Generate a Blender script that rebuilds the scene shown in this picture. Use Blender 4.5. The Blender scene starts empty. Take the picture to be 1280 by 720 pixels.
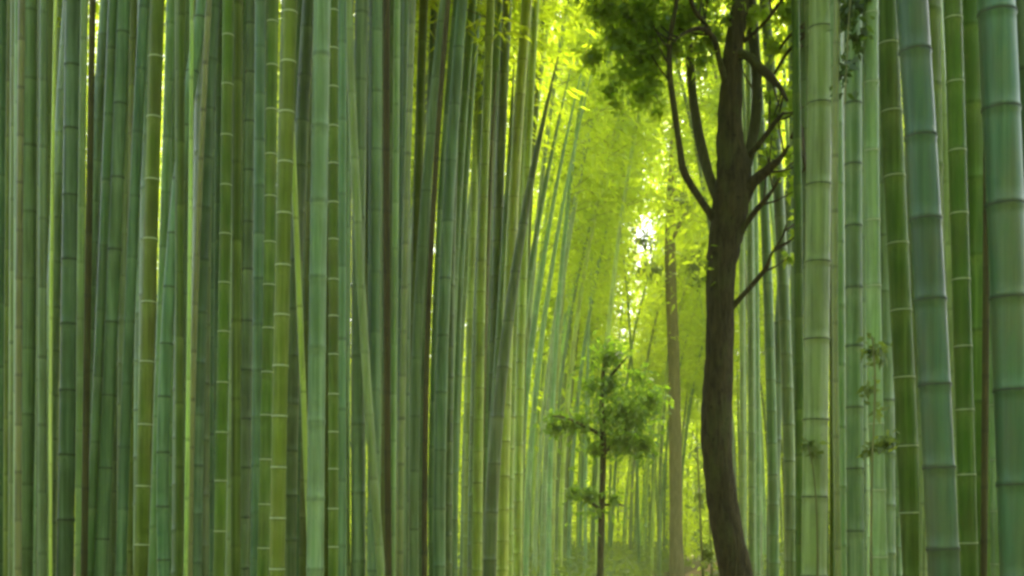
import bpy, math, random
import numpy as np
from mathutils import Vector
R = math.radians
rng = random.Random(11)
npr = np.random.default_rng(11)

# ------------------------------------------------------------------ camera
F = 1536.0                 # focal length in photo pixels (1280 wide)
HOR = 668.0                # row of the horizon
EYE = 1.6
sc = bpy.context.scene
cam_d = bpy.data.cameras.new('camera')
cam = bpy.data.objects.new('camera', cam_d)
sc.collection.objects.link(cam)
cam.location = (0, 0, EYE)
cam.rotation_euler = (R(90), 0, 0)
cam_d.sensor_width = 36.0
cam_d.lens = 36.0 * F / 1280.0
cam_d.shift_y = (HOR - 360.0) / 1280.0
cam_d.clip_start = 0.1
cam_d.clip_end = 1000
cam_d.dof.use_dof = True
cam_d.dof.focus_distance = 7.0
cam_d.dof.aperture_fstop = 9.0
sc.camera = cam

# ------------------------------------------------------------------ world, sun, exposure
SUN_EL, SUN_AZ = R(58), R(12)          # azimuth measured from +Y towards +X
w = bpy.data.worlds.new('World'); sc.world = w
w.use_nodes = True
nt = w.node_tree
bg = nt.nodes['Background']
sky = nt.nodes.new('ShaderNodeTexSky')
sky.sky_type = 'NISHITA'; sky.sun_disc = False
sky.sun_elevation = SUN_EL; sky.sun_rotation = SUN_AZ
sky.air_density = 1.0; sky.dust_density = 6.0; sky.ozone_density = 0.3
nt.links.new(sky.outputs[0], bg.inputs[0])
bg.inputs[1].default_value = 0.15
sl = bpy.data.lights.new('sun', 'SUN')
sl.energy = 1.4; sl.angle = R(9); sl.color = (1.0, 0.95, 0.86)
so = bpy.data.objects.new('sun', sl); sc.collection.objects.link(so)
sdir = Vector((math.sin(SUN_AZ) * math.cos(SUN_EL), math.cos(SUN_AZ) * math.cos(SUN_EL), math.sin(SUN_EL)))
so.rotation_euler = sdir.to_track_quat('Z', 'Y').to_euler()
so.location = (0, 0, 40)
vs = sc.view_settings
vs.view_transform = 'Standard'; vs.look = 'None'; vs.gamma = 1.0; vs.use_curve_mapping = False
vs.exposure = 2.76
sc.cycles.max_bounces = 10
sc.cycles.diffuse_bounces = 8
sc.cycles.transmission_bounces = 6
sc.cycles.glossy_bounces = 2
sc.cycles.filter_width = 3.0
sc.cycles.use_denoising = True

# ------------------------------------------------------------------ helpers
C = sc.collection
def at(px, py, Y):
    return Vector(((px - 640.0) / F * Y, Y, EYE + (HOR - py) / F * Y))

def tag(o, label=None, cat=None, group=None, kind=None):
    if label: o['label'] = label
    if cat: o['category'] = cat
    if group: o['group'] = group
    if kind: o['kind'] = kind
    return o

def link(name, me, parent=None):
    o = bpy.data.objects.new(name, me); C.objects.link(o)
    if parent is not None: o.parent = parent
    return o

def empty(name, loc=(0, 0, 0)):
    o = bpy.data.objects.new(name, None); C.objects.link(o); o.location = loc
    o.empty_display_size = 0.2
    return o

def mesh(name, V, Fc, mats, mi=None, ring=None, smooth=True):
    me = bpy.data.meshes.new(name)
    V = np.asarray(V, dtype=np.float32).reshape(-1, 3)
    if isinstance(Fc, np.ndarray):
        n, k = Fc.shape
        me.vertices.add(len(V)); me.vertices.foreach_set('co', V.ravel())
        me.loops.add(n * k); me.loops.foreach_set('vertex_index', Fc.astype(np.int32).ravel())
        me.polygons.add(n)
        me.polygons.foreach_set('loop_start', np.arange(0, n * k, k, dtype=np.int32))
        me.update(calc_edges=True)
    else:
        me.from_pydata(V.tolist(), [], Fc)
    for m in (mats if isinstance(mats, (list, tuple)) else [mats]): me.materials.append(m)
    if mi is not None: me.polygons.foreach_set('material_index', np.asarray(mi, dtype=np.int32))
    me.polygons.foreach_set('use_smooth', [smooth] * len(me.polygons))
    if ring is not None:
        a = me.color_attributes.new('ring', 'FLOAT_COLOR', 'POINT')
        a.data.foreach_set('color', np.asarray(ring, dtype=np.float32).ravel())
    me.validate(); me.update()
    return me

# tubes: list of (points, radii); returns verts, quads (list)
def tube(pts, rad, n=8, cap=True, wob=0.0, seed=0):
    rr = random.Random(seed)
    V, Q = [], []
    pts = [Vector(p) for p in pts]
    up = Vector((0.31, 0.95, 0.05))
    for i, p in enumerate(pts):
        d = (pts[min(i + 1, len(pts) - 1)] - pts[max(i - 1, 0)]).normalized()
        a = d.cross(up)
        if a.length < 1e-3: a = d.cross(Vector((1, 0, 0)))
        a.normalize(); b = d.cross(a).normalized()
        for k in range(n):
            t = 2 * math.pi * k / n
            r = rad[i] * (1 + wob * (rr.random() - .5))
            V.append(p + a * (math.cos(t) * r) + b * (math.sin(t) * r))
    for i in range(len(pts) - 1):
        for k in range(n):
            k2 = (k + 1) % n
            Q.append((i * n + k, i * n + k2, (i + 1) * n + k2, (i + 1) * n + k))
    if cap:
        Q.append(tuple(range(n - 1, -1, -1)))
        o = (len(pts) - 1) * n
        Q.append(tuple(o + k for k in range(n)))
    return V, Q

def join(parts):
    V, Q = [], []
    for v, q in parts:
        o = len(V); V += list(v); Q += [tuple(i + o for i in f) for f in q]
    return V, Q

def smooth_path(ctrl, n):
    """Catmull-Rom through (x,y,z,r) control rows."""
    c = [np.array(k, dtype=float) for k in ctrl]
    c = [2 * c[0] - c[1]] + c + [2 * c[-1] - c[-2]]
    out = []
    for i in range(1, len(c) - 2):
        for j in range(n):
            t = j / n
            p0, p1, p2, p3 = c[i - 1], c[i], c[i + 1], c[i + 2]
            out.append(.5 * ((2 * p1) + (-p0 + p2) * t + (2 * p0 - 5 * p1 + 4 * p2 - p3) * t * t + (-p0 + 3 * p1 - 3 * p2 + p3) * t ** 3))
    out.append(c[-2])
    return [Vector(o[:3]) for o in out], [max(o[3], .002) for o in out]

# ------------------------------------------------------------------ materials
def new_mat(name):
    m = bpy.data.materials.new(name); m.use_nodes = True
    return m, m.node_tree, m.node_tree.nodes['Principled BSDF']

def rgb(c): return (c[0], c[1], c[2], 1)

def mixc(nt, a, b, fac, mode='MIX'):
    n = nt.nodes.new('ShaderNodeMix'); n.data_type = 'RGBA'; n.blend_type = mode
    for sock, v in ((n.inputs[0], fac), (n.inputs[6], a), (n.inputs[7], b)):
        if isinstance(v, (int, float)): sock.default_value = v
        elif isinstance(v, tuple): sock.default_value = rgb(v)
        else: nt.links.new(v, sock)
    return n.outputs[2]

def math_n(nt, op, a, b=None):
    n = nt.nodes.new('ShaderNodeMath'); n.operation = op
    for s, v in ((n.inputs[0], a), (n.inputs[1], b)):
        if v is None: continue
        if isinstance(v, (int, float)): s.default_value = v
        else: nt.links.new(v, s)
    return n.outputs[0]

def ramp(nt, fac, lo, hi):
    n = nt.nodes.new('ShaderNodeMapRange'); n.clamp = True
    nt.links.new(fac, n.inputs[0]); n.inputs[1].default_value = lo; n.inputs[2].default_value = hi
    return n.outputs[0]

def noise(nt, scale, vec, detail=3, rough=.55):
    n = nt.nodes.new('ShaderNodeTexNoise'); n.inputs['Scale'].default_value = scale
    n.inputs['Detail'].default_value = detail; n.inputs['Roughness'].default_value = rough
    nt.links.new(vec, n.inputs['Vector'])
    return n.outputs[0]

def coords(nt, scale=(1, 1, 1), rnd=True):
    tc = nt.nodes.new('ShaderNodeTexCoord')
    mp = nt.nodes.new('ShaderNodeMapping'); mp.inputs['Scale'].default_value = scale
    nt.links.new(tc.outputs['Object'], mp.inputs[0])
    if rnd:
        oi = nt.nodes.new('ShaderNodeObjectInfo')
        m = math_n(nt, 'MULTIPLY', oi.outputs['Random'], 57.0)
        cb = nt.nodes.new('ShaderNodeCombineXYZ')
        nt.links.new(m, cb.inputs[0]); nt.links.new(m, cb.inputs[2])
        nt.links.new(cb.outputs[0], mp.inputs[1])
    return mp.outputs[0]

def culm_mat(name, ca, cb, bloom, bloom_amt=.6, dark_amt=.8, stain=(.09, .085, .02), stain_amt=.5, rough=.48):
    m, nt, b = new_mat(name)
    oi = nt.nodes.new('ShaderNodeObjectInfo')
    at_ = nt.nodes.new('ShaderNodeAttribute'); at_.attribute_name = 'ring'
    sp = nt.nodes.new('ShaderNodeSeparateColor'); nt.links.new(at_.outputs['Color'], sp.inputs[0])
    streak = noise(nt, 1.0, coords(nt, (42, 42, .9)), 4, .62)
    blotch = noise(nt, 1.0, coords(nt, (7, 7, 1.9)), 5, .62)
    fine = noise(nt, 1.0, coords(nt, (120, 120, 45)), 3, .6)
    base = mixc(nt, ca, cb, ramp(nt, streak, .36, .64))
    base = mixc(nt, base, stain, math_n(nt, 'MULTIPLY', ramp(nt, blotch, .46, .66), stain_amt))
    s2 = noise(nt, 1.0, coords(nt, (110, 110, 3.0)), 3, .6)
    base = mixc(nt, base, (.035, .055, .010), math_n(nt, 'MULTIPLY', ramp(nt, s2, .52, .72), .55))
    wax = noise(nt, 1.0, coords(nt, (24, 24, .7)), 6, .68)
    base = mixc(nt, base, bloom, math_n(nt, 'MULTIPLY', ramp(nt, wax, .50, .66), .42 * bloom_amt / .4))
    # each internode and each culm a little lighter or darker
    v = math_n(nt, 'ADD', math_n(nt, 'MULTIPLY', sp.outputs[2], .25), math_n(nt, 'MULTIPLY', oi.outputs['Random'], .36))
    v = math_n(nt, 'ADD', v, .74)
    hsv = nt.nodes.new('ShaderNodeHueSaturation')
    nt.links.new(base, hsv.inputs['Color']); nt.links.new(v, hsv.inputs['Value'])
    hr = math_n(nt, 'ADD', math_n(nt, 'MULTIPLY', math_n(nt, 'FRACT', math_n(nt, 'MULTIPLY', oi.outputs['Random'], 17.3)), .05), .475)
    nt.links.new(hr, hsv.inputs['Hue'])
    base = hsv.outputs[0]
    base = mixc(nt, base, bloom, math_n(nt, 'MULTIPLY', math_n(nt, 'MULTIPLY', sp.outputs[1], bloom_amt), ramp(nt, fine, .2, .6)))
    base = mixc(nt, base, (.02, .024, .01), math_n(nt, 'MULTIPLY', sp.outputs[0], dark_amt))
    base = mixc(nt, base, (.05, .06, .02), math_n(nt, 'MULTIPLY', ramp(nt, fine, .62, .75), .5))
    nt.links.new(base, b.inputs['Base Color'])
    b.inputs['Roughness'].default_value = rough
    b.inputs['Specular IOR Level'].default_value = .28 if rough < .5 else .12
    bp = nt.nodes.new('ShaderNodeBump'); bp.inputs['Strength'].default_value = .35; bp.inputs['Distance'].default_value = .004
    nt.links.new(streak, bp.inputs['Height']); nt.links.new(bp.outputs[0], b.inputs['Normal'])
    return m

M = {
 'blue':  culm_mat('culm_bluegreen', (.060, .124, .030), (.132, .220, .072), (.25, .36, .16), .4, .5, (.055, .085, .012), .6),
 'green': culm_mat('culm_green', (.063, .120, .020), (.137, .212, .052), (.27, .34, .14), .45, .4, (.07, .085, .018), .6),
 'deep': culm_mat('culm_deep_bluegreen', (.026, .066, .018), (.056, .110, .036), (.14, .22, .10), .14, .6),
 'light': culm_mat('culm_light', (.11, .20, .034), (.20, .305, .080), (.34, .42, .20), .4, .35, (.09, .12, .03), .6),
 'olive': culm_mat('culm_olive', (.050, .092, .006), (.080, .132, .010), (.24, .32, .07), .35, .3, rough=.6),
 'brown': culm_mat('culm_brown', (.105, .12, .025), (.15, .175, .04), (.28, .3, .12), .4, .7),
 'yellow': culm_mat('culm_yellow', (.24, .36, .035), (.36, .48, .06), (.5, .56, .2), .35, .5),
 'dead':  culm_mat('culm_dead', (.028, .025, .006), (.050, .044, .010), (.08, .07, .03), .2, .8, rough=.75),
}

def plain(name, c, c2, sc_=(30, 30, 6), rough=.8, bump=.3, dist=.01, moss=None):
    m, nt, b = new_mat(name)
    n = noise(nt, 1.0, coords(nt, sc_), 5, .65)
    base = mixc(nt, c, c2, ramp(nt, n, .32, .68))
    if moss:
        q = noise(nt, 1.0, coords(nt, (5, 5, 2.2)), 5, .65)
        base = mixc(nt, base, moss, math_n(nt, 'MULTIPLY', ramp(nt, q, .50, .64), .75))
        k = noise(nt, 1.0, coords(nt, (26, 26, 20)), 4, .6)
        base = mixc(nt, base, (.012, .009, .004), ramp(nt, k, .60, .74))
    nt.links.new(base, b.inputs['Base Color'])
    b.inputs['Roughness'].default_value = rough; b.inputs['Specular IOR Level'].default_value = .25
    bp = nt.nodes.new('ShaderNodeBump'); bp.inputs['Strength'].default_value = bump; bp.inputs['Distance'].default_value = dist
    nt.links.new(n, bp.inputs['Height']); nt.links.new(bp.outputs[0], b.inputs['Normal'])
    return m

M['ring_dark'] = plain('node_ring_dark', (.022, .03, .012), (.05, .06, .028))
M['ring_pale'] = plain('node_ring_pale', (.20, .26, .10), (.32, .38, .18))
M['twig'] = plain('twig', (.10, .12, .03), (.16, .17, .05))

def leaf_mat(name, c1, c2, t1, t2, trans=.55, rough=.5):
    m = bpy.data.materials.new(name); m.use_nodes = True
    nt = m.node_tree; nt.nodes.clear()
    out = nt.nodes.new('ShaderNodeOutputMaterial')
    at_ = nt.nodes.new('ShaderNodeAttribute'); at_.attribute_name = 'ring'
    sp = nt.nodes.new('ShaderNodeSeparateColor'); nt.links.new(at_.outputs['Color'], sp.inputs[0])
    oi = nt.nodes.new('ShaderNodeObjectInfo')
    f = math_n(nt, 'ADD', math_n(nt, 'MULTIPLY', sp.outputs[0], .65), math_n(nt, 'MULTIPLY', oi.outputs['Random'], .35))
    d = nt.nodes.new('ShaderNodeBsdfDiffuse'); nt.links.new(mixc(nt, c1, c2, f), d.inputs[0])
    t = nt.nodes.new('ShaderNodeBsdfTranslucent'); nt.links.new(mixc(nt, t1, t2, f), t.inputs[0])
    g = nt.nodes.new('ShaderNodeBsdfGlossy'); g.inputs['Roughness'].default_value = rough
    g.inputs[0].default_value = (.8, .85, .8, 1)
    mx = nt.nodes.new('ShaderNodeMixShader'); mx.inputs[0].default_value = trans
    nt.links.new(d.outputs[0], mx.inputs[1]); nt.links.new(t.outputs[0], mx.inputs[2])
    m2 = nt.nodes.new('ShaderNodeMixShader'); m2.inputs[0].default_value = .03
    nt.links.new(mx.outputs[0], m2.inputs[1]); nt.links.new(g.outputs[0], m2.inputs[2])
    nt.links.new(m2.outputs[0], out.inputs[0])
    return m

M['bleaf'] = leaf_mat('bamboo_leaf', (.24, .33, .012), (.34, .44, .016), (.46, .60, .012), (.60, .74, .02), .60)
M['tleaf'] = leaf_mat('tree_leaf', (.07, .135, .014), (.15, .23, .026), (.42, .64, .02), (.60, .80, .04), .62, .3)
M['mleaf'] = leaf_mat('young_leaf', (.08, .15, .012), (.15, .24, .02), (.20, .38, .014), (.34, .54, .02), .5, .35)
M['dleaf'] = leaf_mat('dark_leaf', (.03, .06, .01), (.06, .10, .015), (.07, .14, .01), (.13, .24, .015), .45, .35)
M['sleaf'] = leaf_mat('shrub_leaf', (.06, .10, .015), (.11, .16, .025), (.16, .24, .02), (.24, .33, .03), .5)
M['bark'] = plain('bark', (.022, .017, .005), (.080, .062, .020), (48, 48, 7), .9, 1.0, .035, moss=(.075, .085, .018))
M['bark_moss'] = plain('bark_moss', (.04, .04, .014), (.085, .085, .03), (50, 50, 8), .9, .8, .015)
M['bark_brown'] = plain('bark_brown', (.11, .095, .03), (.20, .165, .06), (14, 14, 3), .9, .8, .03)
M['litter'] = plain('leaf_litter', (.035, .030, .010), (.09, .07, .022), (3, 3, 3), .95, .6, .03)
M['pathm'] = plain('path_earth', (.13, .07, .03), (.21, .13, .06), (2, 2, 2), .95, .4, .02)

# ------------------------------------------------------------------ ground and path
def path_x(Y):
    return -0.35 + .122 * Y + .00075 * Y * Y
def path_hw(Y):
    return 1.15 - .012 * min(Y, 60)

g = 60
xs = np.linspace(-70, 90, g); ys = np.linspace(-6, 150, g)
V, Q = [], []
for j in range(g):
    for i in range(g):
        V.append((xs[i], ys[j], 0))
for j in range(g - 1):
    for i in range(g - 1):
        a = j * g + i
        Q.append((a, a + 1, a + g + 1, a + g))
o = link('ground', mesh('ground', V, Q, M['litter'])); tag(o, kind='structure')
V, Q = [], []
for j in range(60):
    Y = -4 + j * 1.6
    for s in (-1, 1):
        V.append((path_x(Y) + s * path_hw(Y), Y, .004))
    if j: Q.append((2 * j - 2, 2 * j - 1, 2 * j + 1, 2 * j))
o = link('path', mesh('path', V, Q, M['pathm'])); tag(o, kind='structure')

# ------------------------------------------------------------------ bamboo culms
def culm_geo(centre, rad, nodes, ztop, n=14):
    """centre(z)->(x,y) ; rad(z) ; nodes = list of z ; rings follow the nodes so every node swells."""
    prof = [(-.10, 1.0, 0, 0), (-.045, 1.0, 0, .55), (-.012, 1.0, .0, 1), (-.005, 1.07, .75, .5), (.001, 1.025, 1, 0), (.006, 1.075, .6, .25), (.014, 1.0, .1, .2), (.06, 1.0, 0, 0)]
    rows = [(0, 1.0, 0, 0)]
    for z in nodes:
        if z > ztop: break
        for dz, m, d, bl in prof:
            if rows[-1][0] < z + dz < ztop: rows.append((z + dz, m, d, bl))
    rows.append((ztop, 1.0, 0, 0))
    V, A = [], []
    seg = 0; r_ = random.Random(int(nodes[0] * 1e5) if nodes else 1); b = r_.random()
    for z, m, d, bl in rows:
        x, y = centre(z); r = rad(z) * m
        if d >= 1: b = r_.random()
        for k in range(n):
            t = 2 * math.pi * k / n
            V.append((x + math.cos(t) * r, y + math.sin(t) * r, z)); A.append((d * (.25 + .75 * b * b), bl * (.35 + .65 * b), b, 1))
    Q = []
    for i in range(len(rows) - 1):
        for k in range(n):
            k2 = (k + 1) % n
            Q.append((i * n + k, i * n + k2, (i + 1) * n + k2, (i + 1) * n + k))
    Q.append(tuple((len(rows) - 1) * n + k for k in range(n)))
    return V, Q, A

def unit_ring(mat, name):
    n, V, Q = 18, [], []
    prof = [(.97, -1), (1.055, -.6), (1.085, 0), (1.055, .6), (.97, 1)]
    for r, z in prof:
        for k in range(n):
            t = 2 * math.pi * k / n; V.append((r * math.cos(t), r * math.sin(t), z))
    for i in range(4):
        for k in range(n):
            k2 = (k + 1) % n
            Q.append((i * n + k, i * n + k2, (i + 1) * n + k2, (i + 1) * n + k))
    return mesh(name, V, Q, mat)
RING = {'d': unit_ring(M['ring_dark'], 'node_ring_dark'), 'p': unit_ring(M['ring_pale'], 'node_ring_pale')}

placed = []     # (x at z=1.6, slope, Y, r)
def clash(x0, x1, Y, r):
    for a0, a1, b, s in placed:
        if abs(b - Y) < (r + s) * 1.08:
            if min(abs(a0 - x0), abs(a1 - x1)) < (r + s) * 1.05 or (a0 - x0) * (a1 - x1) < 0: return True
    return False

LG = 'bamboo stalks of the left grove'
RG = 'bamboo stalks of the right grove'

CROWN_FOR = []
COVER = []
ROWS = (130, 360, 590)
def stalk(label, xt, xm, xb, wpx, col, ring, row0, gap, dia=.11, group=LG, H=13.0, taper=.10):
    """A culm whose picture positions are xt, xm, xb at rows 0, 360, 720; wpx its width, row0 and gap its nodes, in photo pixels."""
    if xm is None: xm = (xt + xb) / 2
    Y = F * dia / wpx
    for k in range(60):
        Yk = Y * (1 + (k // 2 + 1) * .012 * (1 if k % 2 == 0 else -1)) if k else Y
        x0, x1 = (xb - 640) / F * Yk, (xt - 640) / F * Yk
        if Yk > 2.9 and not clash(x0, x1, Yk, wpx * Yk / F / 2): break
    Y = Yk
    r0 = wpx * Y / F / 2
    placed.append((x0, x1, Y, r0))
    zz = [EYE + (HOR - p) / F * Y for p in (720, 360, 0)]
    cf = np.polyfit(zz, [(p - 640) / F * Y for p in (xb, xm, xt)], 2)
    zb = max(zz[0], 0)
    xbase = float(np.polyval(cf, zb)) - (cf[0] * 2 * zb + cf[1]) * zb
    def cx(z):
        if z < zb: return xbase + (cf[0] * 2 * zb + cf[1]) * z
        if z > zz[2]:
            return float(np.polyval(cf, zz[2]) + (cf[0] * 2 * zz[2] + cf[1]) * (z - zz[2]))
        return float(np.polyval(cf, z))
    ox = xbase
    COVER.append([(cx(EYE + (HOR - q) / F * Y) / Y * F + 640, wpx / 2) for q in ROWS])
    H = max(H, zz[2] + 2.5) if taper < .7 else EYE + (HOR - 70) / F * Y
    rad = (lambda z: r0 * max(.2, 1.06 - taper * z / 9.0)) if taper < .7 else (lambda z: r0 * max(.1, 1.05 - .25 * z / H - .72 * (z / H) ** 4))
    dz = gap / F * Y
    zn = EYE + (HOR - row0) / F * Y
    k0 = math.floor(zn / dz)
    nodes = []
    rj = random.Random(int(xt * 7 + xb))
    z = zn - k0 * dz
    while z < H - .1:
        nodes.append(z + (rj.random() - .5) * dz * .05); z += dz
    sway = rj.random() * 6
    cen = lambda z: (cx(z) - ox, 0.012 * math.sin(z * .9 + sway) - 0.012 * math.sin(sway))
    t = empty('bamboo_stalk', (ox, Y, 0))
    tag(t, label, 'bamboo', group)
    V, Q, A = culm_geo(cen, rad, nodes, H, 18)
    link('culm', mesh('culm', V, Q, M[col], ring=A), t)
    if Y > 3.2 and wpx > 10 and taper < .7:
        CROWN_FOR.append((t, cx(8.5) - ox))
    if ring:
        for z in nodes:
            row = HOR - (z - EYE) / Y * F
            if not (-25 < row < 745): continue
            x, y = cen(z); r = rad(z)
            q = link('node_ring', RING[ring], t)
            q.location = (x, y, z); q.scale = (r, r, (.003 + r * .014) if ring == 'd' else .006)
            sl_ = cx(z + .05) - cx(z - .05)
            q.rotation_euler = (0, math.atan2(sl_, .1), 0)
    return t

S = [
 # left grove, from the left margin
 ('blue-green bamboo stalk cut off by the left margin, farthest left of all', 3, 2, 0, 24, 'blue', 'd', 60, 80),
 ('dark olive bamboo stalk just inside the left margin, half behind blue-green ones', 15, 13, 11, 15, 'olive', None, 33, 70),
 ('thin brownish bamboo stalk beside the black gap near the left margin', 27, 25, 24, 8, 'brown', None, 50, 60),
 ('smooth blue-green bamboo stalk left of the tall black gap near the left margin', 40, 38, 32, 25, 'blue', 'd', 100, 84),
 ('narrow green bamboo stalk bordering the tall black gap on its left', 52, 50, 47, 12, 'green', None, 20, 62),
 ('thin yellow bamboo stalk standing in the tall black gap near the left margin', 68, 64, 64, 4, 'yellow', None, 40, 90),
 ('broad blue-green bamboo stalk right of the tall black gap with dark node lines', 92, 86, 80, 28, 'blue', 'd', 82, 81),
 ('pale narrow bamboo stalk squeezed between two broad blue-green ones at far left', 107, 101, 98, 9, 'light', None, 120, 70),
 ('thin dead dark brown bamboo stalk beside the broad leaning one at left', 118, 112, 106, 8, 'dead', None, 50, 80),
 ('leaning grey-green bamboo stalk at far left, its top node marked black', 157, 143, 126, 22, 'blue', 'd', 43, 90),
 ('leaning green bamboo stalk left of the one whose top node is black', 141, 126, 110, 17, 'green', None, 60, 82),
 ('grey-green bamboo stalk leaning beside the ladder-marked olive stalk, on its left', 181, 165, 152, 18, 'blue', 'd', 90, 78),
 ('dark olive bamboo stalk with pale rings like ladder rungs, widest dark one at left', 199, 188, 176, 24, 'olive', 'p', 74, 76),
 ('pale slim bamboo stalk hugging the ladder-marked olive stalk on its right', 213, 203, 192, 12, 'light', None, 30, 70),
 ('teal bamboo stalk right of the ladder-marked olive stalk with paired dark nodes', 254, 213, 206, 21, 'blue', 'd', 361, 68),
 ('brown thin bamboo stalk between the teal stalk and the second pale-ringed one', 262, 246, 238, 7, 'brown', None, 80, 60),
 ('thin yellow-green bamboo stalk beside the brown one, in the gap', 240, 238, 233, 5, 'yellow', None, 100, 75),
 ('narrow dark green bamboo stalk with closely spaced pale rings, second ladder-like at left', 284, 279, 273, 14, 'olive', 'p', 291, 62),
 ('pale bamboo stalk edging the thin black slit at the right of the second ladder-like stalk', 296, 293, 289, 13, 'light', None, 80, 66),
 ('mid-green bamboo stalk with tiny dark nodes right of the thin black slit', 313, 309, 304, 19, 'green', 'd', 28, 62),
 ('slim blue-green bamboo stalk left of the pair of pale-ringed brown-olive stalks', 326, 324, 320, 13, 'blue', None, 60, 58),
 ('narrow olive bamboo stalk left of the pale-ringed brown-olive stalk', 340, 335, 328, 14, 'olive', 'p', 80, 55),
 ('brown-olive bamboo stalk with evenly spaced pale rings, beside the brightest yellow streak', 363, 354, 347, 26, 'olive', 'p', 80, 63),
 ('bright yellow-green slender bamboo stalk, the brightest streak of the left grove', 357, 373, 389, 7, 'yellow', None, 50, 110),
 ('blue-green bamboo stalk just right of the brightest yellow streak', 404, 398, 394, 30, 'blue', 'd', 70, 92),
 ('narrow dark bamboo stalk with curved pale rings low down, mid left grove', 416, 416, 416, 12, 'olive', 'p', 587, 48),
 ('mid-green bamboo stalk left of the stalk that leans right towards its foot', 430, 428, 432, 18, 'green', None, 110, 66),
 ('bamboo stalk leaning the other way, its foot right of its top', 436, 452, 477, 15, 'light', None, 120, 80),
 ('broad pale blue-green bamboo stalk behind the stalk leaning the other way', 452, 447, 448, 24, 'blue', 'd', 100, 86),
 ('grey-green bamboo stalk left of the brown-edged yellow gap, upper mid left', 472, 470, 466, 18, 'blue', None, 40, 75),
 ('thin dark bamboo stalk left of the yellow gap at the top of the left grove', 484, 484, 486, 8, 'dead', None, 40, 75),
 ('pale thin bamboo stalk in the yellow gap at the top of the left grove', 496, 493, 490, 8, 'light', None, 10, 60),
 ('thin grey-brown bamboo stalk crossing the yellowish upper gap', 516, 506, 500, 8, 'brown', None, 30, 55),
 ('pale bamboo stalk curving right as it rises, just left of the black slit', 556, 525, 517, 19, 'blue', 'd', 100, 70),
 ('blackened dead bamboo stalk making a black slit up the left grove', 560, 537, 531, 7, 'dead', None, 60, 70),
 ('pale slim bamboo stalk hugging the black slit on its right', 570, 545, 540, 8, 'light', None, 20, 60),
 ('broad blue-green bamboo stalk right of the black slit, bending right at its top', 578, 556, 549, 22, 'blue', 'd', 60, 72),
 ('mid-green bamboo stalk third to the right of the black slit', 598, 574, 566, 17, 'green', None, 50, 60),
 ('grey-green bamboo stalk fourth to the right of the black slit', 612, 590, 580, 15, 'blue', None, 15, 58),
 ('thin pale bamboo stalk low down near the arching stalks', 622, 594, 588, 5, 'light', None, 35, 50),
 ('brown-tinged bamboo stalk left of the dark arching stalk by the path', 626, 606, 596, 13, 'brown', None, 70, 52),
 ('dark blue-green bamboo stalk arching right over the path, nearest the yellow foliage', 716, 641, 612, 17, 'green', None, 40, 60),
 ('dark green arching bamboo stalk behind the nearest arching one', 646, 628, 606, 13, 'green', None, 40, 48),
 ('grey-olive bamboo stalk arching at the left edge of the path', 736, 660, 632, 10, 'light', None, 44, 42),
 ('pale olive slim bamboo stalk arching second by the left edge of the path', 750, 674, 645, 8, 'light', None, 34, 40),
 ('slim grey-green bamboo stalk arching third by the left edge of the path', 764, 686, 657, 7, 'light', None, 24, 36),
 ('slimmest arching bamboo stalk beside the left edge of the path', 782, 700, 668, 6, 'light', None, 14, 34),
 ('olive bamboo stalk upright among the feet of the arching stalks', 668, 632, 624, 10, 'olive', None, 14, 40),
]
SR = [
 # right grove
 ('dark blue-grey bamboo stalk right of the dark tree trunk, its foot in shade', 1018, 978, 966, 15, 'blue', 'd', 330, 74),
 ('light green bamboo stalk right of the dark blue-grey one, near the tree', 1012, 994, 985, 11, 'light', None, 30, 60),
 ('thin green bamboo stalk behind the tree branches at right', 1004, 1001, 997, 9, 'green', None, 50, 50),
 ('broad pale green bamboo stalk nearest the tree, bright along its left side', 1028, 1022, 1017, 30, 'light', 'd', 131, 98),
 ('pinkish-brown thin bamboo stalk beside the broad pale green one', 1046, 1044, 1049, 8, 'brown', None, 55, 70),
 ('mid-green bamboo stalk hidden at top by the hanging dark leaves', 1066, 1066, 1069, 20, 'green', 'd', 131, 76),
 ('yellowish pale bamboo stalk left of the olive one in the right grove', 1089, 1093, 1102, 18, 'light', 'p', 103, 85),
 ('olive bamboo stalk with faint pale rings left of the broad dark blue-green one', 1110, 1127, 1143, 25, 'olive', 'p', 640, 84),
 ('broad dark blue-green bamboo stalk with black nodes, left of the yellow-edged one', 1143, 1164, 1181, 37, 'deep', 'd', 64, 104),
 ('yellow-edged slim bamboo stalk right of the broad dark blue-green one', 1172, 1189, 1199, 13, 'light', None, 66, 80),
 ('olive-brown bamboo stalk with pale rings between two pale stalks at right', 1193, 1204, 1213, 21, 'olive', 'p', 103, 82),
 ('pale green bamboo stalk left of the dark gap at right', 1222, 1219, 1216, 20, 'light', None, 65, 68),
 ('blackish dead bamboo stalk in the dark gap beside the widest stalk', 1232, 1230, 1228, 8, 'dead', None, 65, 68),
 ('olive-green bamboo stalk with small pale rings, just left of the widest stalk', 1238, 1242, 1246, 17, 'light', 'p', 310, 66),
 ('widest bamboo stalk of all, blue-green with black nodes at the right margin', 1248, 1262, 1274, 44, 'deep', 'd', 17, 118),
 ('dark blue-green bamboo stalk cut off by the right margin behind the widest one', 1274, 1292, 1306, 30, 'deep', 'd', 89, 118),
]
KEEP = ('top node marked', 'teal bamboo', 'tiny dark', 'broad blue-green bamboo stalk right of the tall')
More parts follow.
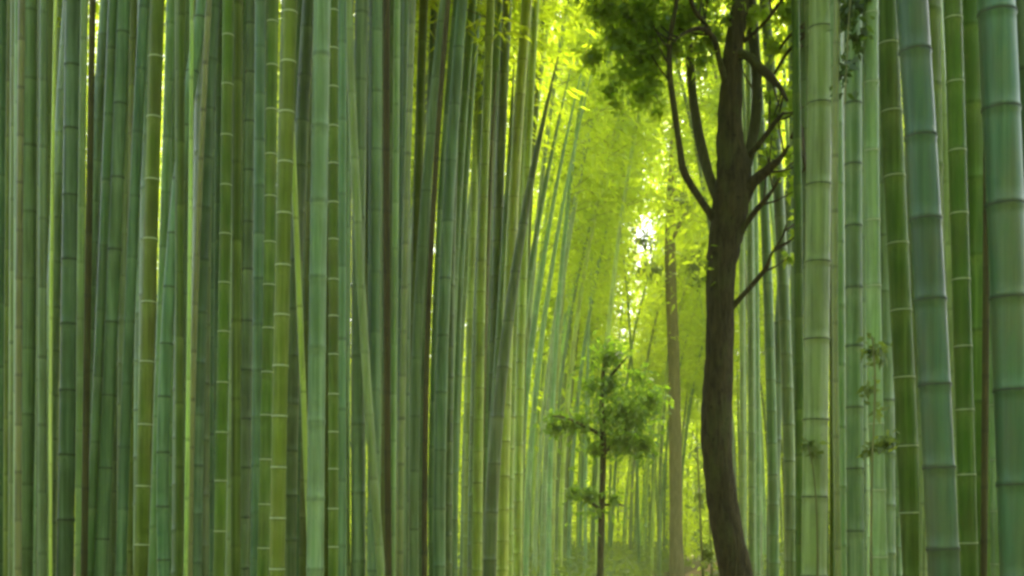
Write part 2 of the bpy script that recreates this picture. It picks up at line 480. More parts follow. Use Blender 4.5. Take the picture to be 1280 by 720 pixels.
for s in S:
    if s[6] == 'd' and not any(k in s[0] for k in KEEP): s = s[:6] + (None,) + s[7:]
    if s[2] < 600 and s[4] > 14: s = s[:4] + (s[4] * .70,) + s[5:]
    Yt = F * .108 / s[4]
    if s[2] < 570:
        Yt = min(Yt, 6.4 if s[2] < 500 else 8.2)
        if s[6] == 'p' or s[5] in ('yellow', 'dead', 'brown'): Yt = 4.9 + (s[1] % 7) * .12
        if 'brightest streak' in s[0]: Yt = 6.4
        if 'of the brightest' in s[0] or 'beside the brightest' in s[0]: Yt = 4.7
    stalk(*s, dia=s[4] * Yt / F, taper=.72 if 'arching' in s[0] else (.32 if s[1] > 540 else .1))
for s in SR:
    Yt = F * (.15 if s[4] > 28 else .12) / s[4]
    if s[2] > 1015: Yt = min(Yt, 5.0 if s[5] in ('dead', 'brown') or s[6] == 'p' else 6.6)
    else: Yt = min(Yt, 12.5)
    if s[5] == 'deep': Yt = 4.3
    if 'hanging dark' in s[0]: Yt = 5.6
    stalk(*s, dia=s[4] * Yt / F, group=RG)

# ------------------------------------------------------------------ bamboo leaves
def leaves_np(P, D, L, W, r):
    """leaf rhombs: P roots (n,3), D directions (n,3), L lengths, W widths; slightly folded."""
    n = len(P)
    D = D / np.linalg.norm(D, axis=1, keepdims=True)
    rv = r.normal(size=(n, 3))
    S_ = np.cross(D, rv); S_ /= np.linalg.norm(S_, axis=1, keepdims=True) + 1e-9
    a = P; b = P + D * (L * .4)[:, None] + S_ * (W / 2)[:, None]
    c = P + D * L[:, None] + np.array([0, 0, -1]) * (L * .12)[:, None]
    d = P + D * (L * .4)[:, None] - S_ * (W / 2)[:, None]
    V = np.stack([a, b, c, d], 1).reshape(-1, 3)
    Fc = np.arange(4 * n).reshape(-1, 4)
    col = np.repeat(np.concatenate([r.random((n, 3)), np.ones((n, 1))], 1), 4, 0)
    return V, Fc, col

def crown_mesh(seed, H, cen, z0, nb=80, nl=48, reach=1.7, name='foliage', size=1.0):
    r = np.random.default_rng(seed)
    Ps, Ds = [], []
    tw = []
    for b in range(nb):
        z = z0 + (H - z0) * (r.random() ** .85)
        fr = (z - z0) / (H - z0)
        x, y = cen(z)
        a = r.random() * 2 * math.pi
        ln = reach * (.45 + .75 * r.random()) * (1 - .45 * fr)
        el = R(20 + 35 * r.random())
        t = r.random(nl) ** .7
        dx, dy = math.cos(a) * math.cos(el), math.sin(a) * math.cos(el)
        px = x + dx * ln * t + r.normal(0, .16, nl)
        py = y + dy * ln * t + r.normal(0, .16, nl)
        pz = z + math.sin(el) * ln * t - .55 * ln * t * t + r.normal(0, .14, nl)
        Ps.append(np.stack([px, py, pz], 1))
        Ds.append(np.stack([dx + r.normal(0, .7, nl), dy + r.normal(0, .7, nl), r.normal(-.55, .4, nl)], 1))
        pts = [(x + dx * ln * q, y + dy * ln * q, z + math.sin(el) * ln * q - .55 * ln * q * q) for q in (0, .5, 1)]
        tw.append(tube(pts, [.009, .006, .002], 3, False))
    P = np.concatenate(Ps); D = np.concatenate(Ds); n = len(P)
    L = (.13 + .1 * r.random(n)) * size; W = L * (.19 + .08 * r.random(n))
    V, Fc, col = leaves_np(P, D, L, W, r)
    tv, tq = join(tw)
    tv = np.array([list(v) for v in tv]); tq = np.array(tq) + len(V)
    me = mesh(name, np.concatenate([V, tv]), np.concatenate([Fc, tq]), [M['bleaf'], M['twig']],
              mi=[0] * len(Fc) + [1] * len(tq), ring=np.concatenate([col, np.ones((len(tv), 4)) * .5]), smooth=False)
    return me

# ------------------------------------------------------------------ further bamboo: variants, then copies
VAR = []
for i in range(7):
    r = random.Random(100 + i)
    H = 14.5 + r.random() * 3
    bend = [.3, .8, 1.6, 2.4, 3.2, 4.2, 5.0][i]
    cen = (lambda H, bend: (lambda z: (bend * (max(z, 0) / H) ** 2.3, 0)))(H, bend)
    r0 = .052
    rad = (lambda H, r0: (lambda z: r0 * (1.05 - .85 * (z / H) ** 1.5)))(H, r0)
    nodes, z, g_ = [], .12, .16
    while z < H - .2:
        nodes.append(z); z += g_; g_ = min(g_ + .02, .30 + r.random() * .03)
    V, Q, A = culm_geo(cen, rad, nodes, H, 10)
    cm = {}
    for c in ('blue', 'green', 'light', 'olive', 'brown', 'yellow'):
        cm[c] = mesh('culm_' + c, V, Q, M[c], ring=A)
    fol = crown_mesh(500 + i, H, cen, H * .45)
    VAR.append(dict(H=H, bend=bend, culm=cm, fol=fol))

def bamboo_plant(x, y, rz, var, col, s, label, group, crown=True):
    v = VAR[var]
    t = empty('bamboo_stalk', (x, y, 0)); t.rotation_euler = (0, 0, rz); t.scale = (s, s, s)
    tag(t, label, 'bamboo', group)
    link('culm', v['culm'][col], t)
    if crown: link('foliage', v['fol'], t)
    return t

for k, (t, dx) in enumerate([c for i, c in enumerate(CROWN_FOR) if i % 2 == 0 or c[0]['group'] == RG]):
    f = link('foliage', VAR[k % 2]['fol'], t); f.location = (dx, 0, 0); f.rotation_euler = (0, 0, k * 2.4)

base_pts = [(p[0], p[2]) for p in placed]
def free(x, y, d):
    for a, b in base_pts:
        if (a - x) ** 2 + (b - y) ** 2 < d * d: return False
    return True

def shades_gap(X, Y, rz, var, s):
    v = VAR[var]
    if 'co' not in v:
        me = v['fol']; c = np.empty(len(me.vertices) * 3, np.float32); me.vertices.foreach_get('co', c); v['co'] = c.reshape(-1, 3)[::4]
    c = v['co'] * s
    y = Y + c[:, 0] * math.sin(rz) + c[:, 1] * math.cos(rz)
    x = X + c[:, 0] * math.cos(rz) - c[:, 1] * math.sin(rz)
    px = 640 + x / y * F; py = HOR - (c[:, 2] - EYE) / y * F
    if Y < 40 and int(((np.abs(px - 839) < 9) & (py > 270) & (py < 640)).sum()) > 30: return True
    return int((((px - 806) / 15) ** 2 + ((py - 297) / 18) ** 2 < 1).sum()) > 3

KEYX = [q for s_ in S + SR if s_[5] in ('yellow', 'dead') or s_[6] for q in (s_[1], s_[2] if s_[2] else s_[1], s_[3])]
def note_cover(X, Y, rz, var, s, slim):
    row = []
    for q in ROWS:
        z = EYE + (HOR - q) / F * Y
        v = VAR[var]; b = v['bend'] * s * slim * (max(z, 0) / (v['H'] * s)) ** 2.3
        row.append(((X + b * math.cos(rz)) / (Y + b * math.sin(rz)) * F + 640, .05 * s * slim / Y * F))
    COVER.append(row)

CW = {'blue': 'blue-green', 'green': 'mid-green', 'light': 'pale green', 'olive': 'dark olive', 'brown': 'brownish', 'yellow': 'yellow-green'}
def scatter(n, ymin, ymax, pxr, side, colw, where, group, lean, crown_from=9.0, dmin=.2, yp=1.0, slim=1.0):
    made = 0; tries = 0
    cols = [c for c, k in colw for _ in range(k)]
    while made < n and tries < n * 60:
        tries += 1
        Y = ymin + (ymax - ymin) * rng.random() ** yp
        px = pxr[0] + (pxr[1] - pxr[0]) * rng.random()
        X = (px - 640) / F * Y
        e = path_x(Y) + side * path_hw(Y)
        if side < 0 and X > e - .1: continue
        if side > 0 and X < e + .1: continue
        if not free(X, Y, dmin): continue
        if slim < 1 and any(abs(k - px) < (15 if slim > .5 else 9) for k in KEYX): continue
        col = rng.choice(cols)
        var = rng.choice(lean)
        rz = (0 if side < 0 else math.pi) + rng.gauss(0, .45)
        s = .85 + .3 * rng.random()
        if Y > crown_from and shades_gap(X, Y, rz, var, s): continue
        base_pts.append((X, Y))
        note_cover(X, Y, rz, var, s, slim)
        bamboo_plant(X, Y, rz, var, col, s, where % (CW[col], place_words(px)), group, Y > crown_from).scale = (s * slim, s * slim, s)
        made += 1

mixl = (('blue', 4), ('green', 5), ('olive', 3), ('light', 2))
mixy = (('green', 4), ('light', 4), ('yellow', 2), ('olive', 1), ('brown', 1))
W0 = 'slim %s front-row bamboo stalk %s'
W1 = '%s bamboo stalk in the second row, %s'
W2 = '%s bamboo stalk deep in the left grove, %s'
W3 = '%s leafy bamboo arching over the path, %s'
W4 = 'far %s bamboo stalk down the path, %s'
W5 = '%s second-row bamboo stalk at right, %s'
W6 = '%s bamboo deep in the right grove, %s'
W8 = W0
W9 = '%s bamboo stalk under yellow foliage, %s'
W7 = 'far %s bamboo stalk right of the path, %s'
LM = [(0, 'the left margin'), (64, 'the far-left yellow stalk'), (86, 'the dark-lined blue-green stalk'), (112, 'the far-left dead stalk'),
      (143, 'the black-noded leaning stalk'), (182, 'the widest ladder-ringed olive stalk'), (210, 'the teal stalk'), (243, 'the thin brown stalk'),
      (276, 'the second ladder-ringed stalk'), (307, 'the stalk with tiny nodes'), (351, 'the brown-olive ringed stalk'), (377, 'the brightest yellow streak'),
      (416, 'the low-ringed dark stalk'), (465, 'the stalk leaning right downward'), (485, 'the thin dark stalk'), (502, 'the grey-brown thin stalk'),
      (533, 'the black slit'), (552, 'the broad stalk bending right'), (600, 'the brown-tinged stalk'), (622, 'the dark arching stalk'), (665, 'the slim arching stalks'),
      (752, 'the small tree'), (842, 'the brown trunk'), (905, 'the dark tree'), (969, 'the dark blue-grey stalk'), (1020, 'the broad pale green stalk'),
      (1046, 'the pinkish-brown stalk'), (1064, 'the hanging leafy spray'), (1090, 'the climbing plant'), (1135, 'the faintly ringed olive stalk'),
      (1172, 'the broad dark-noded stalk'), (1194, 'the yellow-edged slim stalk'), (1208, 'the olive-brown ringed stalk'), (1229, 'the blackish dead stalk'), (1267, 'the widest stalk')]
def place_words(px):
    k, name = min(LM, key=lambda q: abs(q[0] - px))
    if abs(k - px) < 5: return 'beside ' + name
    return ('left of ' if px < k else 'right of ') + name
scatter(60, 6.5, 12, (-60, 540), -1, mixl, W1, LG, (0, 1, 1, 2), 0)
scatter(40, 5.4, 8.0, (-10, 585), -1, mixl + (('light', 4), ('blue', 3)), W0, LG, (0, 1), 99, .09, slim=.36)
scatter(10, 11, 24, (-40, 560), -1, mixl, W2, LG, (1, 2, 3), 0)
scatter(18, 11, 24, (440, 610), -1, mixy, W9, LG, (1, 2), 0)
scatter(14, 12, 20, (540, 650), -1, mixy, W9, LG, (2, 3), 99, .15)
scatter(18, 22, 46, (650, 790), -1, (('light', 3), ('yellow', 3), ('green', 1)), W3, LG, (3, 4, 5), 11)
scatter(50, 5.6, 8.4, (-20, 560), -1, mixl + (('light', 3),), W8, LG, (0, 1), 99, .15, slim=.55)
scatter(46, 28, 62, (680, 850), -1, mixy, W4, LG, (3, 4, 5), 11)
scatter(24, 4.6, 8, (1000, 1240), 1, mixl + (('light', 3),), W0, RG, (0, 1), 99, .15, slim=.6)
scatter(20, 5.5, 10, (985, 1330), 1, mixl, W5, RG, (0, 1, 1, 2), 0)
scatter(16, 11, 24, (925, 1014), 1, (('light', 4), ('green', 2), ('blue', 1)), W6, RG, (0, 1), 99, .15, slim=.8)
scatter(16, 4.4, 7.5, (1020, 1270), 1, mixl + (('light', 3),), W0, RG, (0, 1), 99, .09, slim=.36)
scatter(14, 10, 26, (940, 1330), 1, mixl, W6, RG, (1, 2, 3), 0)
scatter(24, 24, 60, (880, 1010), 1, mixy, W7, RG, (2, 3, 4), 11)

def close_gaps(lo, hi, side, where, group, most):
    # a grove this dense has a stalk behind every opening: find the openings and let one grow there
    made = 0
    cols = [c for c, k in mixl for _ in range(k)]
    for q in (1, 0, 2):
        px = lo
        while px < hi and made < most:
            if any(abs(c[q][0] - px) < c[q][1] for c in COVER): px += 2; continue
            e = px
            while e < hi and not any(abs(c[q][0] - e) < c[q][1] for c in COVER): e += 1
            if e - px < 4: px = e + 1; continue
            m = (px + e) / 2
            for t in range(12):
                Y = rng.uniform(8.5, 13); X = (m - 640) / F * Y
                if free(X, Y, .13): break
            rz = 0 if side < 0 else math.pi; sc_ = rng.uniform(.85, 1.1)
            base_pts.append((X, Y)); col = rng.choice(cols)
            note_cover(X, Y, rz, 0, sc_, 1)
            bamboo_plant(X, Y, rz, 0, col, sc_, where % (CW[col], place_words(m)), group)
            made += 1; px = e
    print('gaps closed', made)
def drop_hidden():
    # a front-row stalk that stands wholly behind its neighbours shows nothing: leave it out
    bpy.context.view_layer.update()
    dg = bpy.context.evaluated_depsgraph_get(); seen = set()
    for py in range(5, 720, 9):
        for px in range(1, 1280, 3):
            ok, loc, nn, i, ob, mt = sc.ray_cast(dg, Vector((0, 0, EYE)), Vector(((px - 640) / F, 1, (HOR - py) / F)).normalized())
            if ok: seen.add((ob.parent or ob).name)
    for t in [o for o in C.objects if o.name.startswith('bamboo_stalk') and o.name not in seen]:
        if t['label'].startswith('slim') or t.location.y < 9 or (t['group'] == RG and t.location.y > 14):
            if not any(t['label'] == h[0] for h in S + SR):
                for c in list(t.children): bpy.data.objects.remove(c)
                bpy.data.objects.remove(t)
            else: print('hidden', t['label'])
close_gaps(-8, 590, -1, W1, LG, 44)
close_gaps(1010, 1290, 1, W5, RG, 14)
drop_hidden()

# a thicket too far off to count: thin culms and a wall of leaves beyond the bend of the path
parts = []
for i in range(420):
    Y = 40 + 45 * rng.random(); X = -32 + 75 * rng.random()
    if abs(X - path_x(Y)) < 1.4 and Y < 66: continue
    h = 13 + 5 * rng.random(); bx = rng.gauss(0, 1.2)
    pts = [(X + bx * (q ** 2), Y, h * q) for q in (0, .33, .66, 1)]
    parts.append(tube(pts, [.06, .055, .04, .012], 6, False))
V, Q = join(parts)
o = link('distant_bamboo_thicket', mesh('distant_bamboo_thicket', V, Q, M['light']))
tag(o, 'thin far bamboo stems closing the end of the path', 'bamboo thicket', kind='stuff')

V, Q = [], []  # slope added behind the leaves to block bright sky in their gaps
for j in range(8):
    for i in range(50):
        x = -90 + i * 4.2; f = j / 7
        V.append((x, 96 + 40 * f, (-.2 + (21 + 1.6 * math.sin(x * .21) + 1.1 * math.sin(x * .63 + 2)) * math.sin(f * math.pi / 2) ** .5)))
        if i and j: Q.append(((j - 1) * 50 + i - 1, (j - 1) * 50 + i, j * 50 + i, j * 50 + i - 1))
o = link('sky_block_hill', mesh('sky_block_hill', V, Q, plain('sky_block_green', (.07, .10, .015), (.16, .21, .03), (.6, .6, .6), .95, 1.0, .6)))
tag(o, kind='structure')
r = np.random.default_rng(77)
def leaf_cloud(n, lo, hi, size, keep=None):
    P = lo + (hi - lo) * r.random((n, 3))
    if keep is not None: P = P[keep(P)]
    n = len(P)
    D = r.normal(size=(n, 3)) + np.array([0, 0, -.5])
    L = size * (.7 + .6 * r.random(n)); W = L * .36
    return leaves_np(P, D, L, W, r)
def keep(P):
    # clumpy growth; the skyline dips where the path leaves the grove
    f = np.sin(P[:, 0] * .9 + 1.3 * np.sin(P[:, 2] * .5)) + np.sin(P[:, 2] * .8 + P[:, 1] * .3) + .8 * np.sin(P[:, 0] * 2.1 + P[:, 2] * 1.7)
    top = 36 + 2.5 * np.sin(P[:, 0] * .5) + 1.5 * np.sin(P[:, 0] * 1.3 + 1) - 8 * np.exp(-((P[:, 0] - .107 * P[:, 1]) / .55) ** 2)
    return ((f + r.normal(0, .8, len(P)) > -1.0) | (P[:, 2] < 9)) & (P[:, 2] < top) & ~(((P[:, 0] - .107 * P[:, 1]) / 1.0) ** 2 + ((P[:, 2] - 1.6 - .242 * P[:, 1]) / 1.5) ** 2 < .62 * r.random(len(P)) ** 1.6)
V, Fc, col = leaf_cloud(560000, np.array([-34, 62, .3]), np.array([45, 92, 40]), .36, keep)
def side(P):
    a = np.abs(P[:, 0] - path_x(P[:, 1]))
    f = np.sin(P[:, 0] * .8 + P[:, 2] * .5) + np.sin(P[:, 2] * .7 + P[:, 1] * .5)
    low = np.where(a > 2.6, 5.0, 9.5)
    return (P[:, 2] > low + np.sin(P[:, 0] * 1.1 + P[:, 1])) & (f + r.normal(0, .8, len(P)) > -.7) & ~((np.abs(P[:, 0] - .107 * P[:, 1]) < .55) & (np.abs(P[:, 2] - 1.6 - .242 * P[:, 1]) < .8))
V2, F2, c2 = leaf_cloud(300000, np.array([-24, 30, 4]), np.array([24, 61, 24]), .26, side)
F2 = F2 + len(V); V = np.concatenate([V, V2]); Fc = np.concatenate([Fc, F2]); col = np.concatenate([col, c2])
def rear_bounce(P):  # unseen leaves behind the camera, added to bounce green light onto the stalks
    f = np.sin(P[:, 0] * .8 + P[:, 2] * .5) + np.sin(P[:, 2] * .7 + P[:, 1] * .5)
    return f + r.normal(0, .8, len(P)) > -.9
V2, F2, c2 = leaf_cloud(110000, np.array([-22, -15, .4]), np.array([22, -7, 17]), .30, rear_bounce)
F2 = F2 + len(V); V = np.concatenate([V, V2]); Fc = np.concatenate([Fc, F2]); col = np.concatenate([col, c2])
o = link('far_and_rear_foliage', mesh('far_and_rear_foliage', V, Fc, M['bleaf'], ring=col, smooth=False))
tag(o, 'bright yellow-green leaves closing the end of the path, plus unseen ones added behind the camera', 'foliage', kind='stuff')

def low(P):
    a = np.abs(P[:, 0] - path_x(P[:, 1])) - path_hw(P[:, 1])
    return (a > .35 + .4 * r.random(len(P))) & (P[:, 2] < .35 + .35 * np.sin(P[:, 0] * 2.3) * np.sin(P[:, 1] * 1.1) + np.clip(a, 0, 2) * .35)
def path_hw_np(Y): return 1.15 - .012 * np.minimum(Y, 60)
path_hw = path_hw_np
V, Fc, col = leaf_cloud(130000, np.array([-8, 26, .02]), np.array([20, 62, 1.3]), .2, low)
o = link('undergrowth', mesh('undergrowth', V, Fc, M['sleaf'], ring=col, smooth=False))
tag(o, 'low leafy green undergrowth along the far path', 'undergrowth', kind='stuff')

# thin haze added to soften the distance, yellow-green glow put into its colour
def box(name, lo, hi, mat):
    V = [(x, y, z) for x in (lo[0], hi[0]) for y in (lo[1], hi[1]) for z in (lo[2], hi[2])]
    Q = [(0, 1, 3, 2), (4, 6, 7, 5), (0, 4, 5, 1), (2, 3, 7, 6), (0, 2, 6, 4), (1, 5, 7, 3)]
    return link(name, mesh(name, V, Q, mat, smooth=False))
mh = bpy.data.materials.new('haze'); mh.use_nodes = True
nt = mh.node_tree; nt.nodes.clear()
oo = nt.nodes.new('ShaderNodeOutputMaterial'); pv = nt.nodes.new('ShaderNodeVolumePrincipled')
pv.inputs['Density'].default_value = .0016; pv.inputs['Color'].default_value = (.90, .97, .30, 1)
nt.links.new(pv.outputs[0], oo.inputs['Volume'])
tag(box('haze', (-72, -16, -1), (92, 152, 46), mh), 'faint added haze with a painted yellow-green glow between the stalks', 'haze', kind='stuff')

# ------------------------------------------------------------------ trees
def leaf_clumps(clumps, Y, n_per, size, mat, seed, wr=.45, depth=.5):
    """clumps: (px, py, rx, ry, weight) in photo pixels round depth Y; leaves fill each clump's volume."""
    r = np.random.default_rng(seed)
    Ps = []
    for px, py, rx, ry, wgt in clumps:
        c = at(px, py, Y); k = Y / F
        n = int(n_per * wgt)
        d = r.normal(size=(n, 3)); d /= np.linalg.norm(d, axis=1, keepdims=True)
        q = d * np.minimum(np.abs(r.normal(0, .62, (n, 1))), 1.35)
        Ps.append(np.array([c.x, c.y, c.z]) + q * np.array([rx * k, max(rx, ry) * k * depth * 2, ry * k]))
    P = np.concatenate(Ps); n = len(P)
    D = r.normal(size=(n, 3)) * np.array([1, 1, .9]) + np.array([0, 0, -.3])
    L = size * (.7 + .6 * r.random(n)); W = L * (wr + .1 * r.random(n))
    return leaves_np(P, D, L, W, r)

def limb(rows, Y, dy=0.0, n=6, k_=1.0):
    ctrl = []
    m = len(rows) - 1
    for i, (px, py, wd) in enumerate(rows):
        y = Y + dy * (i / m)
        p = at(px, py, y); ctrl.append((p.x, p.y, p.z, wd * k_ * y / F / 2))
    return smooth_path(ctrl, n)

TY = 9.0
def to_local(pts, base): return [p - base for p in pts]
base = at(928, HOR, TY); base.z = 0
tree = empty('broadleaf_tree', base)
tag(tree, 'dark-barked leaning broadleaf tree with forking limbs beside the path', 'tree')
def tpart(name, lst, mat, n=10, wob=.1):
    ps = []
    for k, (pts, rad) in enumerate(lst):
        ps.append(tube(to_local(pts, base), rad, n, True, wob, k))
    V, Q = join(ps)
    return link(name, mesh(name, V, Q, M[mat]), tree)
bz = HOR + EYE * F / TY
TW = .92
tpart('trunk', [limb([(948, bz, 74), (940, 860, 56), (922, 730, 46), (905, 640, 42), (896, 560, 42), (896, 500, 41), (900, 420, 38), (901, 340, 41), (908, 290, 47), (914, 250, 50), (917, 215, 46), (912, 170, 36), (914, 110, 30), (917, 60, 26), (926, 0, 24), (932, -80, 20), (936, -200, 14), (940, -330, 5)], TY, 0, 6, .92)], 'bark', 16, .11)
TWIGS = []
LIMBS = [
 ('bark', [(905, 290, 18), (884, 262, 11), (856, 217, 10), (849, 180, 9), (842, 130, 9), (837, 90, 8), (838, 45, 7), (846, 0, 6), (850, -60, 3)], -.3),
 ('bark_moss', [(906, 262, 20), (888, 225, 15), (876, 180, 14), (867, 130, 13), (862, 70, 12), (860, 10, 10), (850, -80, 5)], .4),
 ('bark', [(912, 120, 12), (900, 78, 9), (892, 48, 8), (876, 36, 7), (858, 40, 5), (842, 52, 3)], -.35),
 ('bark', [(897, 60, 7), (884, 34, 7), (868, 12, 6), (858, -20, 4)], -.45),
 ('bark', [(914, 66, 12), (934, 70, 13), (958, 92, 12), (974, 108, 8), (984, 126, 4)], -.3),
 ('bark', [(918, 270, 24), (938, 232, 18), (960, 212, 13), (976, 197, 8), (986, 182, 4)], -.25),
 ('bark', [(914, 318, 13), (930, 284, 9), (946, 262, 8), (962, 243, 6), (975, 222, 3)], -.3),
 ('bark', [(908, 392, 11), (924, 374, 8), (944, 352, 7), (958, 334, 7), (964, 318, 4), (978, 296, 3), (983, 280, 2)], -.35),
 ('bark_moss', [(922, 232, 22), (938, 185, 16), (946, 130, 14), (944, 70, 15), (938, 10, 14), (940, -80, 8)], .3),
 ('bark', [(936, 196, 9), (952, 176, 8), (968, 154, 7), (980, 140, 4)], -.2),
 ('bark', [(930, 52, 6), (950, 34, 5), (966, 16, 5), (982, -8, 3)], -.4),
 ('bark', [(968, 92, 4), (984, 66, 5), (1000, 50, 4), (1012, 42, 2)], -.45),
 ('bark', [(972, 66, 3), (984, 48, 4), (998, 36, 4), (1010, 26, 2)], -.5),
 ('bark', [(990, 172, 7), (1000, 158, 8), (1004, 190, 6), (1010, 222, 3)], -.4),
]
for m_, rows, dy in LIMBS:
    tpart('limb', [limb(rows, TY, dy, 5, .9)], m_, 8, .16)
    # side twigs fork off the outer half of the limb
    n_ = len(rows); tl = []
    for k in range(max(2, n_ // 2 + 1)):
        i_ = rng.uniform(.4, 1) * (n_ - 1); a_ = int(min(i_, n_ - 2)); f_ = i_ - a_
        x_, y_ = [rows[a_][q] + (rows[a_ + 1][q] - rows[a_][q]) * f_ for q in (0, 1)]
        if y_ < -20: continue
        an = math.atan2(rows[a_ + 1][1] - rows[a_][1], rows[a_ + 1][0] - rows[a_][0]) + rng.choice((-1, 1)) * rng.uniform(.5, .9)
        ln = rng.uniform(22, 46)
        x2, y2 = x_ + math.cos(an) * ln * .5, y_ + math.sin(an) * ln * .5 - 2
        x3, y3 = x_ + math.cos(an) * ln, y_ + math.sin(an) * ln - 9
        yy = TY + dy * i_ / (n_ - 1)
        tl.append(limb([(x_, y_, 3.2), (x2, y2, 2.4), (x3, y3, 1.2)], yy, rng.uniform(-.2, .2), 3))
        if x3 > 930 or y3 < 150: TWIGS.append((x3, y3, 11, 9, .06))
        else: TWIGS.append((x3, y3, 8, 7, .02))
    for one in tl: tpart('twig', [one], m_, 5, .1)
cl = [(752, 10, 34, 20, 1.0), (790, 16, 40, 26, 1.5), (780, 48, 30, 24, 1.2), (820, 40, 40, 34, 1.5), (806, 72, 26, 20, .9), (860, 18, 38, 26, 1.1), (842, 60, 22, 16, .4),
      (800, -30, 90, 30, 2), (900, -60, 120, 40, 2.2), (980, -40, 60, 34, .9), (740, 70, 16, 18, .32), (760, 112, 26, 16, .2), (804, 118, 26, 24, .42), (816, 100, 24, 20, .25), (780, 92, 34, 18, .28), (768, 128, 16, 18, .08), (822, 140, 12, 12, .06), (892, 44, 14, 22, .3), (876, 78, 12, 24, .14),
      (985, 14, 24, 26, .4), (1000, 60, 14, 34, .25), (968, 60, 20, 30, .2), (985, 120, 18, 34, .16), (1002, 150, 8, 30, .1), (940, 20, 26, 24, .2), (886, 330, 8, 30, .06), (878, 60, 16, 30, .2)]
V, Fc, col = leaf_clumps(cl + TWIGS, TY, 560, .066, None, 5)
V = V - np.array(base)
link('crown', mesh('crown', V, Fc, M['tleaf'], ring=col, smooth=False), tree)

# small tree in the middle of the picture
def small_tree(name, label, cat, px, Y, trunk_rows, limbs, clumps, n_per, size, bark, leaf, seed, cz=None):
    b = at(px, HOR, Y); b.z = 0
    t = empty(name, b); tag(t, label, cat)
    pts, rad = limb(trunk_rows, Y, 0, 5)
    V, Q = tube(to_local(pts, b), rad, 9, True, .1, seed)
    link('trunk', mesh('trunk', V, Q, M[bark]), t)
    for k, rows in enumerate(limbs):
        pts, rad = limb(rows, Y, (-.3 if k % 2 else .3), 4)
        V, Q = tube(to_local(pts, b), rad, 6, True, .1, seed + k)
        link('limb', mesh('limb', V, Q, M[bark]), t)
    if clumps:
        V, Fc, col = leaf_clumps(clumps, Y, n_per, size, None, seed)
        link('crown', mesh('crown', V - np.array(b), Fc, M[leaf], ring=col, smooth=False), t)
    return t
Y2 = 18.0; b2 = HOR + EYE * F / Y2
small_tree('young_tree', 'small dark-leaved tree on a thin dark trunk in the middle of the path opening', 'tree', 750, Y2,
  [(750, b2, 11), (750, 720, 9), (752, 640, 8), (754, 560, 8), (752, 500, 6), (756, 450, 4), (762, 432, 2)],
  [[(753, 570, 5), (775, 545, 5), (800, 520, 4), (822, 500, 2)], [(753, 545, 5), (730, 532, 4), (705, 522, 3), (690, 520, 2)], [(752, 638, 5), (738, 628, 4), (718, 616, 3), (706, 612, 2)],
   [(754, 480, 4), (772, 460, 3), (784, 446, 2)], [(752, 632, 4), (766, 630, 3), (780, 632, 2)]],
  [(756, 520, 70, 95, .45), (750, 640, 50, 26, .12), (762, 444, 24, 20, 1.0), (764, 480, 18, 24, .6), (780, 512, 44, 44, 1.0), (792, 520, 40, 36, 1.1), (776, 552, 34, 20, 1.2), (815, 500, 18, 22, .6), (806, 556, 18, 18, .5), (722, 528, 34, 20, .8), (696, 530, 18, 18, .6), (738, 618, 24, 14, .4), (716, 614, 14, 10, .18), (768, 624, 16, 9, .16), (740, 480, 26, 24, .25), (800, 470, 26, 24, .2), (745, 560, 14, 14, .3)],
  620, .095, 'bark', 'mleaf', 21)

Y3 = 40.0; b3 = HOR + EYE * F / Y3
small_tree('slender_tree', 'tall straight pinkish-brown tree trunk standing behind the dark tree', 'tree', 850, Y3,
  [(846, b3, 20), (845, 660, 17), (844, 560, 16), (842, 440, 15), (838, 340, 14), (838, 270, 12), (842, 180, 10), (848, 80, 7), (850, -40, 4)],
  [[(839, 300, 6), (856, 270, 5), (872, 250, 3)]],
  [(812, 338, 26, 8, .4), (803, 300, 22, 20, .16), (850, 250, 24, 30, .5), (870, 330, 12, 30, .4), (852, 205, 26, 20, .3)],
  500, .22, 'bark_brown', 'sleaf', 33)

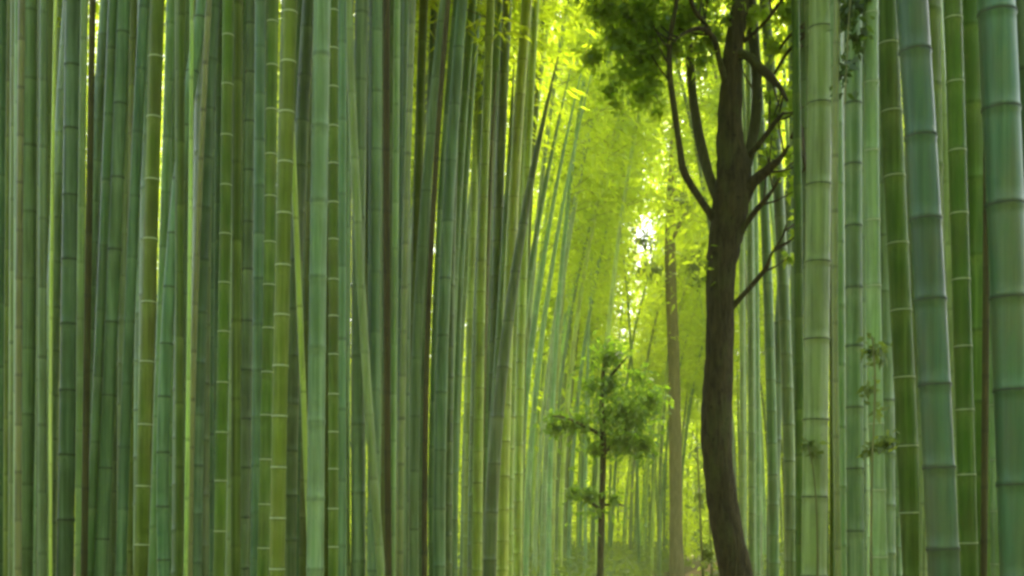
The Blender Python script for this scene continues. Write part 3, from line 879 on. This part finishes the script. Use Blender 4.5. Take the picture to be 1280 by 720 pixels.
def shrub(name, label, px, Y, stems, clumps, n_per, size, leaf, seed, group=None):
    b = at(px, HOR, Y); b.z = 0
    t = empty(name, b); tag(t, label, 'shrub', group)
    ps = []
    for k, rows in enumerate(stems):
        pts, rad = limb(rows, Y, .1 * (k % 3 - 1), 4)
        ps.append(tube(to_local(pts, b), rad, 5, True, .1, k))
    for p in ps:
        link('stem', mesh('stem', p[0], p[1], M['twig']), t)
    V, Fc, col = leaf_clumps(clumps, Y, n_per, size, None, seed)
    link('foliage', mesh('foliage', V - np.array(b), Fc, M[leaf], ring=col, smooth=False), t)
    return t
Y4 = 13.0; b4 = HOR + EYE * F / Y4
shrub('shrub', 'leafy green shrub at the left foot of the dark tree', 886, Y4,
  [[(886, b4, 6), (880, 740, 5), (876, 660, 3), (872, 560, 2)], [(888, b4, 5), (890, 720, 4), (886, 640, 2)]],
  [(884, 690, 16, 34, .8), (876, 620, 12, 30, .3), (870, 560, 9, 30, .15), (888, 740, 24, 40, 1.2)], 260, .07, 'sleaf', 41)
Y5 = 4.6; b5 = HOR + EYE * F / Y5
shrub('climbing_plant', 'small-leaved climber among the right-hand stalks left of the olive one', 1090, Y5,
  [[(1086, b5, 5), (1088, 800, 4), (1090, 600, 3), (1094, 480, 3), (1090, 420, 2)]],
  [(1094, 440, 18, 28, .5), (1086, 485, 10, 20, .2), (1106, 550, 20, 14, .5), (1088, 560, 10, 10, .2), (1094, 510, 8, 20, .1)], 110, .042, 'sleaf', 42)
shrub('hanging_spray', 'dark leafy spray hanging before the pale stalks at upper right', 1064, 5.0,
  [[(1060, -120, 4), (1064, -30, 3), (1060, 40, 2), (1056, 130, 2)]],
  [(1060, 20, 18, 34, .5), (1054, 90, 10, 40, .3), (1074, 50, 10, 40, .25), (1068, 4, 14, 16, .3)], 150, .045, 'dleaf', 43)
shrub('leafy_twig', 'small twig of pale leaves low among the right-hand stalks', 1014, 6.5,
  [[(1022, HOR + EYE * F / 6.5, 4), (1022, 700, 3), (1018, 600, 2), (1010, 556, 2)]],
  [(1012, 556, 10, 8, .4), (1020, 566, 8, 6, .2)], 50, .05, 'sleaf', 44)
